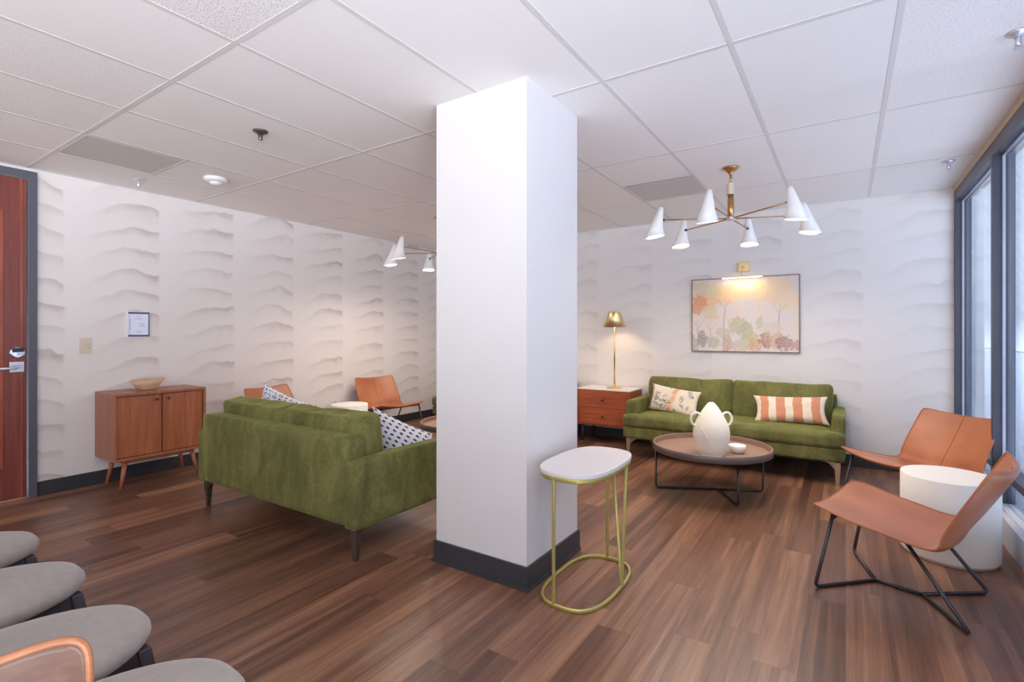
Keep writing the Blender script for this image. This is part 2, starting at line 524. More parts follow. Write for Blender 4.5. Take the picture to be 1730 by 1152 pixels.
struct(bb.build('baseboard_column', M['base']))

# door
d = MB().box(XL - .04, XL + .005, DY0 + .008, DY1 - .006, .012, DZ - .006).build('door_1', M['door_wood']); struct(d)
MB().box(XL + .005, XL + .012, DY0 + .14, DY1 - .135, .26, 2.22).build('door_panel', M['door_panel'], d, bevel=.006, label='raised reddish door panel')
MB().box(XL + .0051, XL + .009, DY1 - .04, DY1 - .03, .012, DZ - .01).build('edge_strip', M['door_panel'], d)
def xdisc(mb, x0, x1, y, z, r0, r1, n=32, seg=((0, 1),)):
    ring = lambda x, r: [(x, y + r * math.cos(2 * PI * i / n), z + r * math.sin(2 * PI * i / n)) for i in range(n)]
    vs = ring(x0, r0) + ring(x1, r1)
    mb.add(vs, [(i, (i + 1) % n, n + (i + 1) % n, n + i) for i in range(n)] + [tuple(range(n, 2 * n)), tuple(range(n))[::-1]])
    return mb
lk = xdisc(xdisc(MB(), XL + .005, XL + .03, 1.125, 1.138, .046, .044), XL + .03, XL + .037, 1.125, 1.138, .044, .038).build('deadbolt', M['chrome'], d, bevel=.002)
MB().box(XL + .037, XL + .04, 1.092, 1.158, 1.14, 1.172).build('keypad', M['black'], lk)
MB().box(XL + .037, XL + .052, 1.112, 1.160, 1.117, 1.134).build('thumb_turn', M['satin'], lk, bevel=.003)
hp = MB().box(XL + .005, XL + .014, 1.083, 1.165, .986, 1.066).build('handle_plate', M['satin'], d, bevel=.002)
MB().tube([(XL + .012, 1.115, 1.02), (XL + .055, 1.115, 1.02), (XL + .055, .975, 1.017)], .010, fillet=.02).build('lever', M['satin'], hp, smooth=True)
for y0, y1, z in ((1.095, 1.118, 1.034), (1.121, 1.14, 1.034), (1.142, 1.153, 1.032), (1.118, 1.136, 1.016), (1.138, 1.15, 1.016)):
    MB().box(XL + .0141, XL + .0146, y0, y1, z, z + .005).build('printed_line', M['ink'], hp)
f = MB().box(XL - .02, XL + .03, DY1, DY1 + .052, 0, DZ + .06).box(XL - .02, XL + .03, DY0 - .052, DY0, 0, DZ + .06).box(XL - .02, XL + .03, DY0, DY1, DZ, DZ + .06)
struct(f.build('trim_2', M['door_frame'], bevel=.003))
struct(MB().box(XL - .04, XL + .004, DY0, DY1, 0, .008).build('trim_3', M['brass_warm']))

# window wall on the right
mull = [5.83, 4.47, 3.15, 1.83, .51, -.81, -2.13, -3.45, -4.57]
struct(MB().box(XR, XR + .2, YF, YB, 2.535, H).build('wall_right', M['soffit']))
struct(MB().box(XR, XR + .16, YF, YB, 0, .165).box(XR + .03, XR + .16, YF, YB, .165, .185).build('trim_4', M['curb'], bevel=.004))
for i in range(len(mull) - 1):
    y1, y0 = mull[i], mull[i + 1]
    f = MB()
    f.box(XR, XR + .11, y0, y0 + .05, .185, 2.535)
    if i == 0: f.box(XR, XR + .11, y1 - .01, YB, .165, 2.535)
    f.box(XR, XR + .11, y0 + .05, y1 - (.01 if i == 0 else 0), 2.445, 2.535)
    f.box(XR + .01, XR + .10, y0 + .05, y1 - (.01 if i == 0 else 0), .395, .44)
    wf = struct(f.build('window_%d' % (i + 1), M['win_frame'], bevel=.003))
    t = y1 - (.01 if i == 0 else 0)
    MB().box(XR + .045, XR + .06, t - .016, t, .44, 2.445).box(XR + .045, XR + .06, y0 + .05, y0 + .064, .44, 2.445).box(XR + .045, XR + .06, y0 + .064, t - .016, 2.43, 2.445).build('window_bead', M['win_bright'], wf)
    MB().box(XR + .066, XR + .070, y0 + .05, t, .185, .395).box(XR + .066, XR + .070, y0 + .05, t, .44, 2.445).build('pane', M['glass'], wf)
    if i < 4: MB().box(XR + .098, XR + .0995, y0 + .055, t - .005, .186, 2.44).build('solar_screen', M['screen'], wf)  # past the second bay unseen, lowered there to dim the column
    else: MB().box(XR + .075, XR + .099, y0 + .055, t - .005, 2.36, 2.44).build('rolled_screen', M['ext_low'], wf, bevel=.01)  # unseen bays left open to let in more daylight
    if i == 0: MB().box(XR + .02, XR + .05, y0 + .052, y0 + .066, .955, 1.0).build('window_latch', M['black'], wf, bevel=.004)
wf = MB()  # unseen rear window, added to let daylight in behind the camera
for x in (-5.0, -3.64, -2.27, -.91, .45): wf.box(x, x + .05, YF - .08, YF - .02, .45, 2.45)
wf.box(-5, .5, YF - .08, YF - .02, .45, .5); wf.box(-5, .5, YF - .08, YF - .02, 2.4, 2.45)
wf = struct(wf.build('window_9', M['win_frame']))
MB().box(-4.95, .45, YF - .052, YF - .048, .5, 2.4).build('pane', M['glass_tint'], wf)

# outside, seen dimly through the screens
struct(MB().box(1.05, 40, 3.5, 40, -3.2, -3.0).build('ground', M['ext_ground']))
struct(MB().box(22.0, 22.5, 9, 70, -3, 6.5).build('wall_exterior', M['ext_wall']))
struct(MB().box(4.2, 4.4, 4, 30, -3, .72).build('wall_terrace', M['ext_low']))

# ------------------------------------------------------------------ ceiling things
def vent(x0, x1, y0, y1, label, vm='vent'):
    t = thing('ceiling_vent', label, 'vent', ((x0 + x1) / 2, (y0 + y1) / 2, H), 0, 'grey panels in the ceiling grid')
    a, b = (x1 - x0) / 2, (y1 - y0) / 2
    MB().box(-a, a, -b, b, -.002, .004).build('grille', M[vm], t)
    MB().box(-a, a, -b, -b + .008, -.004, .004).box(-a, a, b - .008, b, -.004, .004).box(-a, -a + .008, -b + .008, b - .008, -.004, .004).box(a - .008, a, -b + .008, b - .008, -.004, .004).build('frame', M['tbar'], t)
vent(-4.684, -4.098, 1.195, 1.79, 'grey perforated ceiling vent panel near the left wall and the door')
vent(-1.634, -1.048, 4.25, 4.83, 'pale grey ceiling vent panel between column and right chandelier', 'vent_pale')

def sprinkler(loc, label, s=1.0):
    t = thing('sprinkler_head', label, 'sprinkler', (loc[0], loc[1], H), 0, 'sprinkler heads')
    MB().lathe([(.042 * s, 0), (.040 * s, -.006), (.026 * s, -.014), (.018 * s, -.02)], 24).build('cover_plate', M['bronze'] if s > 1.05 else M['satin'], t, smooth=True)
    MB().lathe([(.012 * s, -.014), (.012 * s, -.055), (.008 * s, -.06)], 12).build('body', M['bronze'] if s > 1.05 else M['satin'], t, smooth=True)
    MB().lathe([(.002, -.06), (.018 * s, -.066), (.018 * s, -.069), (.002, -.07)], 16).build('deflector', M['satin'], t)
sprinkler((-3.11, 1.79), 'brass sprinkler head on the ceiling between vent panel and column', 1.1)
sprinkler((-4.94, 1.79), 'small metal sprinkler head above the left wall beside the vent panel', 1.0)
sprinkler((.645, 4.95), 'sprinkler head on the ceiling in the far corner by the window', .95)
sprinkler((.616, 2.99), 'sprinkler head at the top right edge nearest the window', .95)
t = thing('smoke_detector', 'round white smoke detector on the ceiling by the left wall', 'smoke detector', (-4.37, 2.13, H))
MB().lathe([(.088, 0), (.088, -.018), (.075, -.03), (.05, -.036)], 32).build('housing', M['white_pl'], t, smooth=True)
MB().lathe([(.05, -.034), (.034, -.052), (.012, -.058), (0, -.058)], 24).build('sensor_cap', M['white_pl'], t, smooth=True)
MB().lathe([(.038, -.040), (.037, -.047)], 24).build('vent_slots', M['black'], t)

def chandelier(loc, label):
    t = thing('chandelier', label, 'chandelier', (loc[0], loc[1], H), 0, 'six armed chandeliers')
    dz = 2.178 - H
    MB().lathe([(.062, 0), (.06, -.008), (.035, -.026), (.012, -.05), (.012, -.06)], 32).build('canopy', M['brass_warm'], t, smooth=True)
    MB().lathe([(.009, -.05), (.009, -.13)], 12).build('rod', M['brass_warm'], t, smooth=True)
    MB().lathe([(.009, -.118), (.031, -.122), (.031, -.21), (.009, -.214)], 24).build('upper_sleeve', M['cream_metal'], t, smooth=False, bevel=.003)
    MB().lathe([(.022, -.21), (.024, dz + .02), (.01, dz + .01)], 20).build('lower_sleeve', M['brass_warm'], t, smooth=True)
    MB().lathe([(.01, dz + .014), (.036, dz + .01), (.036, dz - .012), (.01, dz - .018)], 24).build('hub', M['satin'], t, bevel=.002)
    R, L = .50, [-155, -95, -35, 25, 85, 145]
    for k, a in enumerate(L):
        a = math.radians(a); c, s_ = math.cos(a), math.sin(a)
        arm = MB().tube([(c * .03, s_ * .03, dz), (c * R, s_ * R, dz + .006)], .0055, 8).build('arm', M['brass_warm'], t, smooth=True)
        MB().tube([(c * R, s_ * R, dz + .006), (c * (R + .02), s_ * (R + .02), dz + .006)], .011, 10).build('knuckle', M['gun'], arm, smooth=True)
        # shade: tapering cone with a slanted mouth, leaning outwards
        tilt = math.radians(13)
        rot = Matrix.Rotation(a, 4, 'Z') @ Matrix.Rotation(-tilt, 4, 'Y')
        org = Vector((c * (R + .047), s_ * (R + .047), dz + .006))
        n = 28; prof = [(.010, .104), (.018, .101), (.028, .05), (.046, -.045), (.074, -.138)]
        vs = []; fs = []
        for q, (r, z) in enumerate(prof):
            for i in range(n):
                b = 2 * PI * i / n
                zz = z + (-.03 * math.cos(b) if q == len(prof) - 1 else 0)
                vs.append(org + rot @ Vector((r * math.cos(b), r * math.sin(b), zz)))
        for q in range(len(prof) - 1):
            for i in range(n): fs.append((q * n + i, (q + 1) * n + i, (q + 1) * n + (i + 1) % n, q * n + (i + 1) % n))
        fs.append(tuple(range(n)))
        sh = MB().add(vs, fs).build('lamp_shade', M['shade_white'], t, smooth=True)
        m_ = sh.modifiers.new('solid', 'SOLIDIFY'); m_.thickness = .0025; m_.offset = -1
        bv, bv2 = [], []
        for i in range(n):
            cb, sb = math.cos(2 * PI * i / n), math.sin(2 * PI * i / n)
            bv.append(org + rot @ Vector((.062 * cb, .062 * sb, -.124 - .025 * cb))); bv2.append(org + rot @ Vector((.052 * cb, .052 * sb, -.108 - .020 * cb)))
        MB().add(bv + bv2, [tuple(range(n))[::-1], tuple(range(n, 2 * n))] + [(i, (i + 1) % n, n + (i + 1) % n, n + i) for i in range(n)]).build('bulb', M['bulb'], sh)
chandelier((-.745, 4.21), 'brass chandelier with six white cone shades above the round coffee table')
chandelier((-3.78, 4.24), 'brass chandelier with white cone shades partly hidden behind the column')

# ------------------------------------------------------------------ sofas (front = local +y, rear plane y = 0)
def sofa(Wd, label, loc, rz, brass):
    t = thing('sofa', label, 'sofa', loc, rz, 'green velvet sofas')
    D, hw, A = .84, Wd / 2, .10
    ve = M['velvet']
    rbox(Wd - 2 * .066, .13, .495, .018, 12, (0, .004, 0), .003, 1, (0, .065, .4475)).build('back_frame', ve, t, smooth=True)
    for sg in (-1, 1):
        rbox(A, .74, .385, .016, 10, (.004, 0, 0), .002, sg + 2, (sg * (hw - A / 2), .37, .3825)).build('arm', ve, t, smooth=True)
    rbox(Wd - 2 * A - .01, .60, .12, .02, 10, (0, 0, 0), 0, 1, (0, .43, .255)).build('base', ve, t, smooth=True)
    rbox(Wd - .01, .10, .12, .02, 10, (0, .003, 0), .001, 1, (0, D - .05, .26)).build('front_rail', ve, t, smooth=True)
    # bench cushion in a T shape: body between the arms, nose across the full width
    n1 = rbox(Wd - 2 * A - .01, .69, .135, .04, 18, (0, 0, .008), .004, 4, (0, .455, .377))
    sc = n1.build('seat_cushion', ve, t, smooth=True)
    rbox(Wd + .005, .155, .134, .042, 20, (0, .006, .004), .004, 6, (0, D - .062, .378)).build('cushion_nose', ve, sc, smooth=True)
    cw = (Wd - 2 * A - .012) / 2
    for sg in (-1, 1):
        c = rbox(cw, .165, .385, .036, 26, (.006, .038, -.012), .016, 5 + sg, (0, 0, 0)).build('back_cushion', ve, t, smooth=True)
        c.location = (sg * (cw / 2 + .003), .225, .605)
        c.rotation_euler = (math.radians(9), 0, 0)
    lm = M['brassleg'] if brass else M['bronze']
    for sx in (-1, 1):
        for y, dy in ((.05, 1), (D - .05, -1)):
            x = sx * (hw - .055)
            a, b = .022, .012
            leg = MB()
            leg.hexa([(x - b, y - b, 0), (x + b, y - b, 0), (x + b, y + b, 0), (x - b, y + b, 0)], [(x - a, y - a, .15), (x + a, y - a, .15), (x + a, y + a, .15), (x - a, y + a, .15)])
            leg.box(x - a, x + a, y - a, y + a, .15, .197)
            pr_ = []
            for k in range(7):
                u = k / 6; pr_.append((a + .085 * u ** 1.0, .197 - .0 * u, .197 - .06 * (1 - u) ** 2.2 - .004))
            for k in range(6):
                x0, _, z0 = pr_[k]; x1, _, z1 = pr_[k + 1]
                xa, xb = x - sx * x0, x - sx * x1
                lo, hi = min(xa, xb), max(xa, xb)
                zl, zh = (z0, z1) if xa < xb else (z1, z0)
                leg.hexa([(lo, y - .012, zl), (hi, y - .012, zh), (hi, y + .012, zh), (lo, y + .012, zl)], [(lo, y - .012, .198), (hi, y - .012, .198), (hi, y + .012, .198), (lo, y + .012, .198)])
            leg.build('leg', lm, t, bevel=.003)
    return t
sofa(1.77, 'green velvet sofa seen from behind, standing left of the white column', (-3.131, 1.83, 0), 0, False)
sofa(1.94, 'green velvet sofa under the framed painting, with striped and floral pillows', (-.97, 5.845, 0), PI, True)
sofa(1.80, 'green velvet sofa mostly hidden behind the column, left of the dresser', (-3.70, 5.845, 0), PI, True)

def pillow(label, TL, TR, BL, thick, fn, nu=90, nv=90, group=None, pull=.11):
    TL, TR, BL = Vector(TL), Vector(TR), Vector(BL)
    U = (TR - TL) / 2; V = (TL - BL) / 2; C = (TR + BL) / 2
    Nn = U.cross(V).normalized()
    b = MB(); b.c = []
    for side in (1, -1):
        def f(s, q):
            u, v = s * 2 - 1, q * 2 - 1
            pu = u * (1 - pull * (1 - v * v) * abs(u) ** 3); pv = v * (1 - pull * (1 - u * u) * abs(v) ** 3)
            th = thick * ((1 - u ** 4) * (1 - v ** 4)) ** .55 * (1 - .12 * (u * u + v * v))
            th += .006 * noise.noise(Vector((u * 2.2, v * 2.2, side * 3.3))) * (1 - u ** 4) * (1 - v ** 4)
            b.c.append(fn(u, v, side))
            return U * pu + V * pv + Nn * th * side
        n0 = len(b.f)
        b.grid(nu, nv, f)
        if side < 0: b.f[n0:] = [q[::-1] for q in b.f[n0:]]
    o = b.build('throw_pillow', M['print'], None, smooth=True)
    o.location = C
    tag(o, label, 'pillow', group)
    return o

def L3(*c): return srgb(*c)[:3]
def mixc(a, b, t): t = max(0, min(1, t)); return tuple(a[i] + (b[i] - a[i]) * t for i in range(3))
cream, coral = L3(232, 216, 196), L3(206, 138, 104)
def stripes(u, v, s):
    k = (u + 1) / 2 + .012 * noise.noise(Vector((v * 1.5, u * 3, 0)))
    t = 1 if any(a < k < b for a, b in ((.09, .215), (.32, .44), (.545, .67), (.79, .92))) else 0
    c = mixc(cream, coral, t)
    return mixc(c, tuple(x * .88 for x in c), .5 + .5 * noise.noise(Vector((u * 5, v * 3, 2))))
floral_blobs = [(random.uniform(-.9, .9), random.uniform(-.9, .9), random.uniform(.08, .2), random.uniform(0, PI), random.choice((0, 0, 1))) for _ in range(26)]
def floral(u, v, s):
    base = mixc(L3(232, 214, 196), L3(218, 208, 190), .5 + noise.noise(Vector((u * 2, v * 2, 1))))
    x = u * 1.75
    band = math.exp(-((x - .05 - .25 * v) / .16) ** 2) * (.7 + .6 * noise.noise(Vector((u * 4, v * 3, 5))))
    c = mixc(base, L3(226, 150, 96), band)
    if u < -.86: c = mixc(c, L3(150, 92, 82), .8)
    for bu, bv, r, an, kind in floral_blobs:
        dx, dy = (x - bu * 1.75), v - bv
        rx = dx * math.cos(an) + dy * math.sin(an); ry = -dx * math.sin(an) + dy * math.cos(an)
        q = (rx / (r * 1.5)) ** 2 + (ry / (r * .8)) ** 2
        if q < 1:
            n = noise.noise(Vector((x * 16, v * 16, bu * 9)))
            if (n > .05 if kind == 0 else (.55 < q or n > .3)): c = mixc(c, L3(84, 72, 66), .85)
    return c
white, navy = L3(226, 224, 232), L3(44, 46, 74)
def dots(u, v, s):
    a, b = u * 4.5, v * 4.5
    row = round(b); off = .5 if row % 2 else 0
    da = a - off - round(a - off); db = b - row
    n = noise.noise(Vector((u * 20, v * 20, 3))) * .10
    r = math.hypot(da, db)
    if r < .24 + n: return navy
    if abs(db - .35 * da) < .035 and r < .45: return mixc(white, navy, .55)
    return white
def tribal(u, v, s):
    a, b = u * 5, v * 5
    da, db = a - round(a), b - round(b)
    r = math.hypot(da, db); k = (round(a) * 3 + round(b) * 5) % 4
    if k == 0 and r < .22: return navy
    if k == 1 and abs(r - .28) < .07: return navy
    if k == 2 and (abs(da + db) < .1 and r < .4): return navy
    if k == 3 and r < .4 and noise.noise(Vector((a * 4, b * 4, 1))) > .12: return navy
    return white
pillow('long cream pillow with coral stripes on the right of the sofa', (-.755, 5.43, .675), (-.135, 5.46, .70), (-.735, 5.32, .43), .065, stripes, 140, 60)
pillow('long pale pillow with grey leaves and an orange band, left end of the sofa', (-1.78, 5.50, .735), (-1.235, 5.40, .675), (-1.80, 5.40, .46), .065, floral, 200, 110)
pillow('white pillow with navy dots leaning on the near arm of the sofa', (-2.77, 2.40, .775), (-2.405, 2.62, .585), (-2.62, 2.33, .475), .07, dots, 150, 150)
pillow('white pillow with small black marks at the far end of the sofa', (-4.08, 2.38, .865), (-3.68, 2.60, .68), (-4.05, 2.25, .52), .075, tribal, 130, 130)

# ------------------------------------------------------------------ sideboard and bowl
t = thing('sideboard', 'two door walnut sideboard with angled legs against the left wall', 'sideboard', (-5.10, 1.954, 0))
x0, x1, y0, y1, z0, z1 = -.205, .20, -.35, .35, .24, .79
cs = MB().box(x0, x1, y0, y1, z1 - .022, z1).box(x0, x1, y0, y1, z0, z0 + .022).box(x0, x1, y0, y0 + .022, z0 + .022, z1 - .022).box(x0, x1, y1 - .022, y1, z0 + .022, z1 - .022)
cs.box(x0, x0 + .012, y0 + .022, y1 - .022, z0 + .022, z1 - .022)
cs.build('body', M['walnut_dk'], t, bevel=.002)
for a, b, kx in ((y0 + .026, -.004, -.045), (.004, y1 - .026, .045)):
    dr = MB().box(x1 - .03, x1 - .012, a, b, z0 + .027, z1 - .027).build('door', M['walnut'], t, bevel=.002)
    xdisc(xdisc(MB(), x1 - .012, x1 + .004, kx, .722, .005, .005, 12), x1 + .004, x1 + .014, kx, .722, .012, .010, 16).build('knob', M['gun'], dr, bevel=.001)
MB().box(x0 + .04, x1 - .04, y0 + .08, y1 - .08, z0 - .03, z0).build('underframe', M['walnut_dk'], t, bevel=.003)
for sy in (-1, 1):
    for X0, X1 in ((.17, .14), (-.13, -.10)):
        MB().tube([(X0, sy * .295, 0), (X1, sy * .25, .24)], .011, 14, r1=.02).build('leg', M['walnut'], t, smooth=True)
b = MB(); prof = [(0.0, .004), (.055, .004), (.06, 0), (.066, .006), (.10, .045), (.135, .088), (.128, .088), (.09, .045), (.05, .016), (0, .012)]
n = 48; vs = []
for i in range(n):
    a = 2 * PI * i / n
    for r, z in prof: vs.append((r * math.cos(a) * .80, r * math.sin(a), z + (r / .135) ** 2 * .010 * math.sin(a) * (1 if z > .03 else 0)))
b.add(vs, [(i * 10 + q, ((i + 1) % n) * 10 + q, ((i + 1) % n) * 10 + q + 1, i * 10 + q + 1) for i in range(n) for q in range(9)])
o = b.build('wooden_bowl', M['bowlwood'], None, smooth=True); o.location = (-5.10, 1.915, .79)
tag(o, 'pale wooden bowl standing on the walnut sideboard', 'bowl')

# wall plates on the left wall
t = thing('sign_holder', 'clear framed paper notice mounted on the left wall above the sideboard', 'notice', (XL, 1.921, 1.364))
MB().box(0, .012, -.093, .093, -.118, .118).build('backing', M['white_pl'], t, bevel=.002)
MB().box(.012, .018, -.080, .085, -.110, -.094).box(.012, .018, -.080, .085, .094, .110).box(.012, .018, .077, .085, -.094, .094).build('frame', M['inkblue'], t)
pap = MB().box(.012, .0165, -.083, .076, -.093, .093).build('paper', M['paper'], t)
for a, b_, z in ((-.02, .012, .072), (-.03, .02, .05), (.01, .03, .046), (.005, .045, .005), (.01, .05, -.008), (.0, .04, -.02), (-.012, .012, -.058), (-.018, .035, -.072)): MB().box(.0166, .0169, a, b_, z, z + .0025).build('printed_line', M['ink'], pap)
MB().box(.0166, .0169, -.066, -.063, -.05, .045).build('printed_line', M['ink'], pap)
MB().box(.012, .03, -.093, -.083, -.118, .118).build('side_lip', M['white_pl'], t)
t = thing('wall_switch', 'almond double switch plate on the left wall beside the door', 'switch', (XL, 1.547, 1.178))
MB().box(0, .006, -.041, .041, -.065, .065).build('plate', M['almond'], t, bevel=.002)
MB().box(.006, .0085, -.036, -.004, -.052, .052).build('blank_cover', M['almond'], t)
sw = MB().box(.006, .009, .002, .034, -.036, .036).build('socket', M['almond'], t, bevel=.001)
for q in ((.010, .013, .010, .019), (.021, .024, .010, .019), (.014, .020, -.018, -.012)): MB().box(.009, .0095, *q).build('socket_slot', M['black'], sw)

# ------------------------------------------------------------------ dresser and lamp
t = thing('dresser', 'red brown two drawer chest with white marble top beside the sofa', 'chest of drawers', (-2.345, 5.655, 0))
a = .325
MB().box(-a, a, -.205, .195, .205, .618).build('body', M['acorn'], t, bevel=.003)
MB().box(-a - .004, a + .004, -.212, .197, .618, .634).build('top', M['stone'], t, bevel=.003)
for z0, z1 in ((.418, .606), (.226, .412)):
    MB().box(-a + .022, -a + .028, -.2058, -.2052, z0, z1)
    dr = MB().box(-a + .03, a - .03, -.220, -.206, z0, z1).build('drawer', M['acorn'], t, bevel=.002)
    MB().tube([(0, -.219, (z0 + z1) / 2), (0, -.232, (z0 + z1) / 2)], .006, 10).tube([(0, -.232, (z0 + z1) / 2), (0, -.246, (z0 + z1) / 2)], .015, 14, r1=.012).build('knob', M['gun'], dr, smooth=True)
for sx in (-1, 1):
    for y in (-.16, .15):
        MB().tube([(sx * (a - .04), y, 0), (sx * (a - .05), y, .206)], .011, 12, r1=.018).build('leg', M['darkwood'], t, smooth=True)
t = thing('table_lamp', 'tall slim brass lamp with cone shade on the marble topped chest', 'lamp', (-2.272, 5.62, .634))
MB().lathe([(.094, 0), (.094, .006), (.07, .016), (.03, .022), (.016, .034), (.011, .05)], 40).build('base', M['brass'], t, smooth=True)
MB().lathe([(.0085, .04), (.0085, .87)], 16).build('pole', M['brass'], t, smooth=True)
sh = MB().lathe([(.064, .90), (.064, .898), (.134, .72)], 48)
sh.f = [f_ for f_ in sh.f if len(f_) == 4 or max(sh.v[i][2] for i in f_) > .899]
sh = sh.build('lamp_shade', M['brass'], t, smooth=False); md = sh.modifiers.new('solid', 'SOLIDIFY'); md.thickness = .002
for p in sh.data.polygons: p.use_smooth = len(p.vertices) == 4
MB().lathe([(.0, .875), (.02, .86), (.03, .83), (.03, .80), (.018, .775), (0, .77)], 20).build('bulb', M['lampbulb'], t, smooth=True)

# ------------------------------------------------------------------ coffee tables, vase, bowl
def coffee(loc, rz, label):
    t = thing('coffee_table', label, 'coffee table', loc, rz, 'round tray coffee tables')
    R = .448
    MB().lathe([(0, .338), (R - .01, .338), (R, .345), (R, .392), (R - .006, .395), (R - .012, .392), (R - .012, .352), (0, .352)], 96).build('tray', M['tray'], t, smooth=False)
    MB().lathe([(R + .0005, .342), (R + .003, .344), (R + .003, .392), (R + .0005, .394)], 96, caps=False).build('rim', M['trayrim'], t, smooth=True)
    hub = (.03, .10, .010)
    for an, r in ((196, .425), (-43, .33), (36, .43)):
        q = math.radians(an); x, y = r * math.cos(q), r * math.sin(q)
        MB().tube([(x, y, .338), (x, y, .009), hub], .0085, 10, fillet=.025).build('leg', M['gun'], t, smooth=True)
    return t
coffee((-.905, 4.27, 0), 0, 'round taupe tray coffee table holding the white vase and bowl')
coffee((-3.24, 4.02, 0), math.radians(40), 'dark round coffee table half hidden behind the column')
# vase: pointed bud shape with two ring handles
t = thing('vase', 'large cream ceramic vase with pointed top and two ring handles', 'vase', (-.862, 4.085, .352))
prof = [(0, 0), (.085, 0), (.097, .012), (.119, .07), (.131, .13), (.133, .170), (.125, .220), (.104, .270), (.080, .315), (.055, .355), (.036, .382), (.020, .398), (0, .403)]
def smoothprof(p, k=3):
    out = []
    for i in range(len(p) - 1):
        p0 = p[max(i - 1, 0)]; p1 = p[i]; p2 = p[i + 1]; p3 = p[min(i + 2, len(p) - 1)]
        for j in range(k):
            u = j / k
            out.append(tuple(max(0, .5 * ((2 * p1[c]) + (-p0[c] + p2[c]) * u + (2 * p0[c] - 5 * p1[c] + 4 * p2[c] - p3[c]) * u * u + (-p0[c] + 3 * p1[c] - 3 * p2[c] + p3[c]) * u ** 3)) for c in (0, 1)))
    return out + [p[-1]]
MB().lathe(smoothprof(prof), 56).build('body', M['ceramic'], t, smooth=True)
va = math.radians(33.5)
for sg in (-1, 1):
    pts = []
    for k in range(20):
        q = 2 * PI * k / 20
        r = .118 + .040 * math.cos(q); z = .272 + .050 * math.sin(q)
        pts.append((sg * r * math.cos(va), sg * r * math.sin(va), z))
    MB().tube(pts, .0095, 10, closed=True).build('handle', M['ceramic'], t, smooth=True)
leafp = []
for k in range(16):                                                      # incised petal line on the left flank
    u = k / 15; z = .02 + .20 * u; r = None
    for i in range(len(prof) - 1):
        if prof[i][1] <= z <= prof[i + 1][1] and prof[i + 1][1] > prof[i][1]:
            w_ = (z - prof[i][1]) / (prof[i + 1][1] - prof[i][1]); r = prof[i][0] + (prof[i + 1][0] - prof[i][0]) * w_
    q = va - PI / 2 - .25 - .75 * u * u
    leafp.append((r * math.cos(q), r * math.sin(q), z))
MB().tube(leafp, .0035, 6).build('petal_ridge', M['ceramic'], t, smooth=True)
o = MB().lathe([(0, 0), (.035, 0), (.045, .006), (.060, .034), (.064, .058), (.059, .062), (.052, .036), (.03, .014), (0, .012)], 40).build('ceramic_bowl', M['bowlwhite'], None, smooth=True)
o.location = (-.705, 4.25, .352); tag(o, 'small white ceramic bowl beside the vase on the round tray table', 'bowl')

# ------------------------------------------------------------------ stadium side table
t = thing('side_table', 'white topped side table with pale gold frame beside the column', 'side table', (-1.11, 2.385, 0))
def stadium(a, b, n=14):
    r = a; pts = []
    for k in range(n + 1): q = PI * k / n; pts.append((r * math.cos(q), (b - r) + r * math.sin(q)))
    for k in range(n + 1): q = PI + PI * k / n; pts.append((r * math.cos(q), -(b - r) + r * math.sin(q)))
    return pts
def superstad(a, b, n=56, e=2.9):
    return [(math.copysign(abs(math.cos(q)) ** (2 / e), math.cos(q)) * a, math.copysign(abs(math.sin(q)) ** (2 / e), math.sin(q)) * b) for q in (2 * PI * k / n for k in range(n))]
ps = superstad(.178, .312)
n = len(ps)
MB().add([(x, y, .614) for x, y in ps] + [(x * 1.01, y * 1.01, .636) for x, y in ps], [tuple(range(n))[::-1], tuple(range(n, 2 * n))] + [(i, (i + 1) % n, n + (i + 1) % n, n + i) for i in range(n)]).build('tabletop', M['topwhite'], t, bevel=.004)
ps2 = superstad(.170, .304)
MB().tube([(x, y, .604) for x, y in ps2], 0, 8, closed=True, flat=(.006, .010)).build('top_ring', M['gold'], t, smooth=False)
MB().tube([(x, y, .009) for x, y in ps2], 0, 8, closed=True, flat=(.007, .009)).build('base_ring', M['gold'], t, smooth=False)
for p, q in (((-.035, -.302, .01), (-.035, -.302, .604)), ((-.02, .303, .01), (-.02, .303, .604)), ((.169, .035, .01), (.012, .300, .604)), ((.169, .035, .01), (.166, .11, .604))):
    MB().tube([p, q], .0085, 8).build('leg', M['gold'], t, smooth=False)

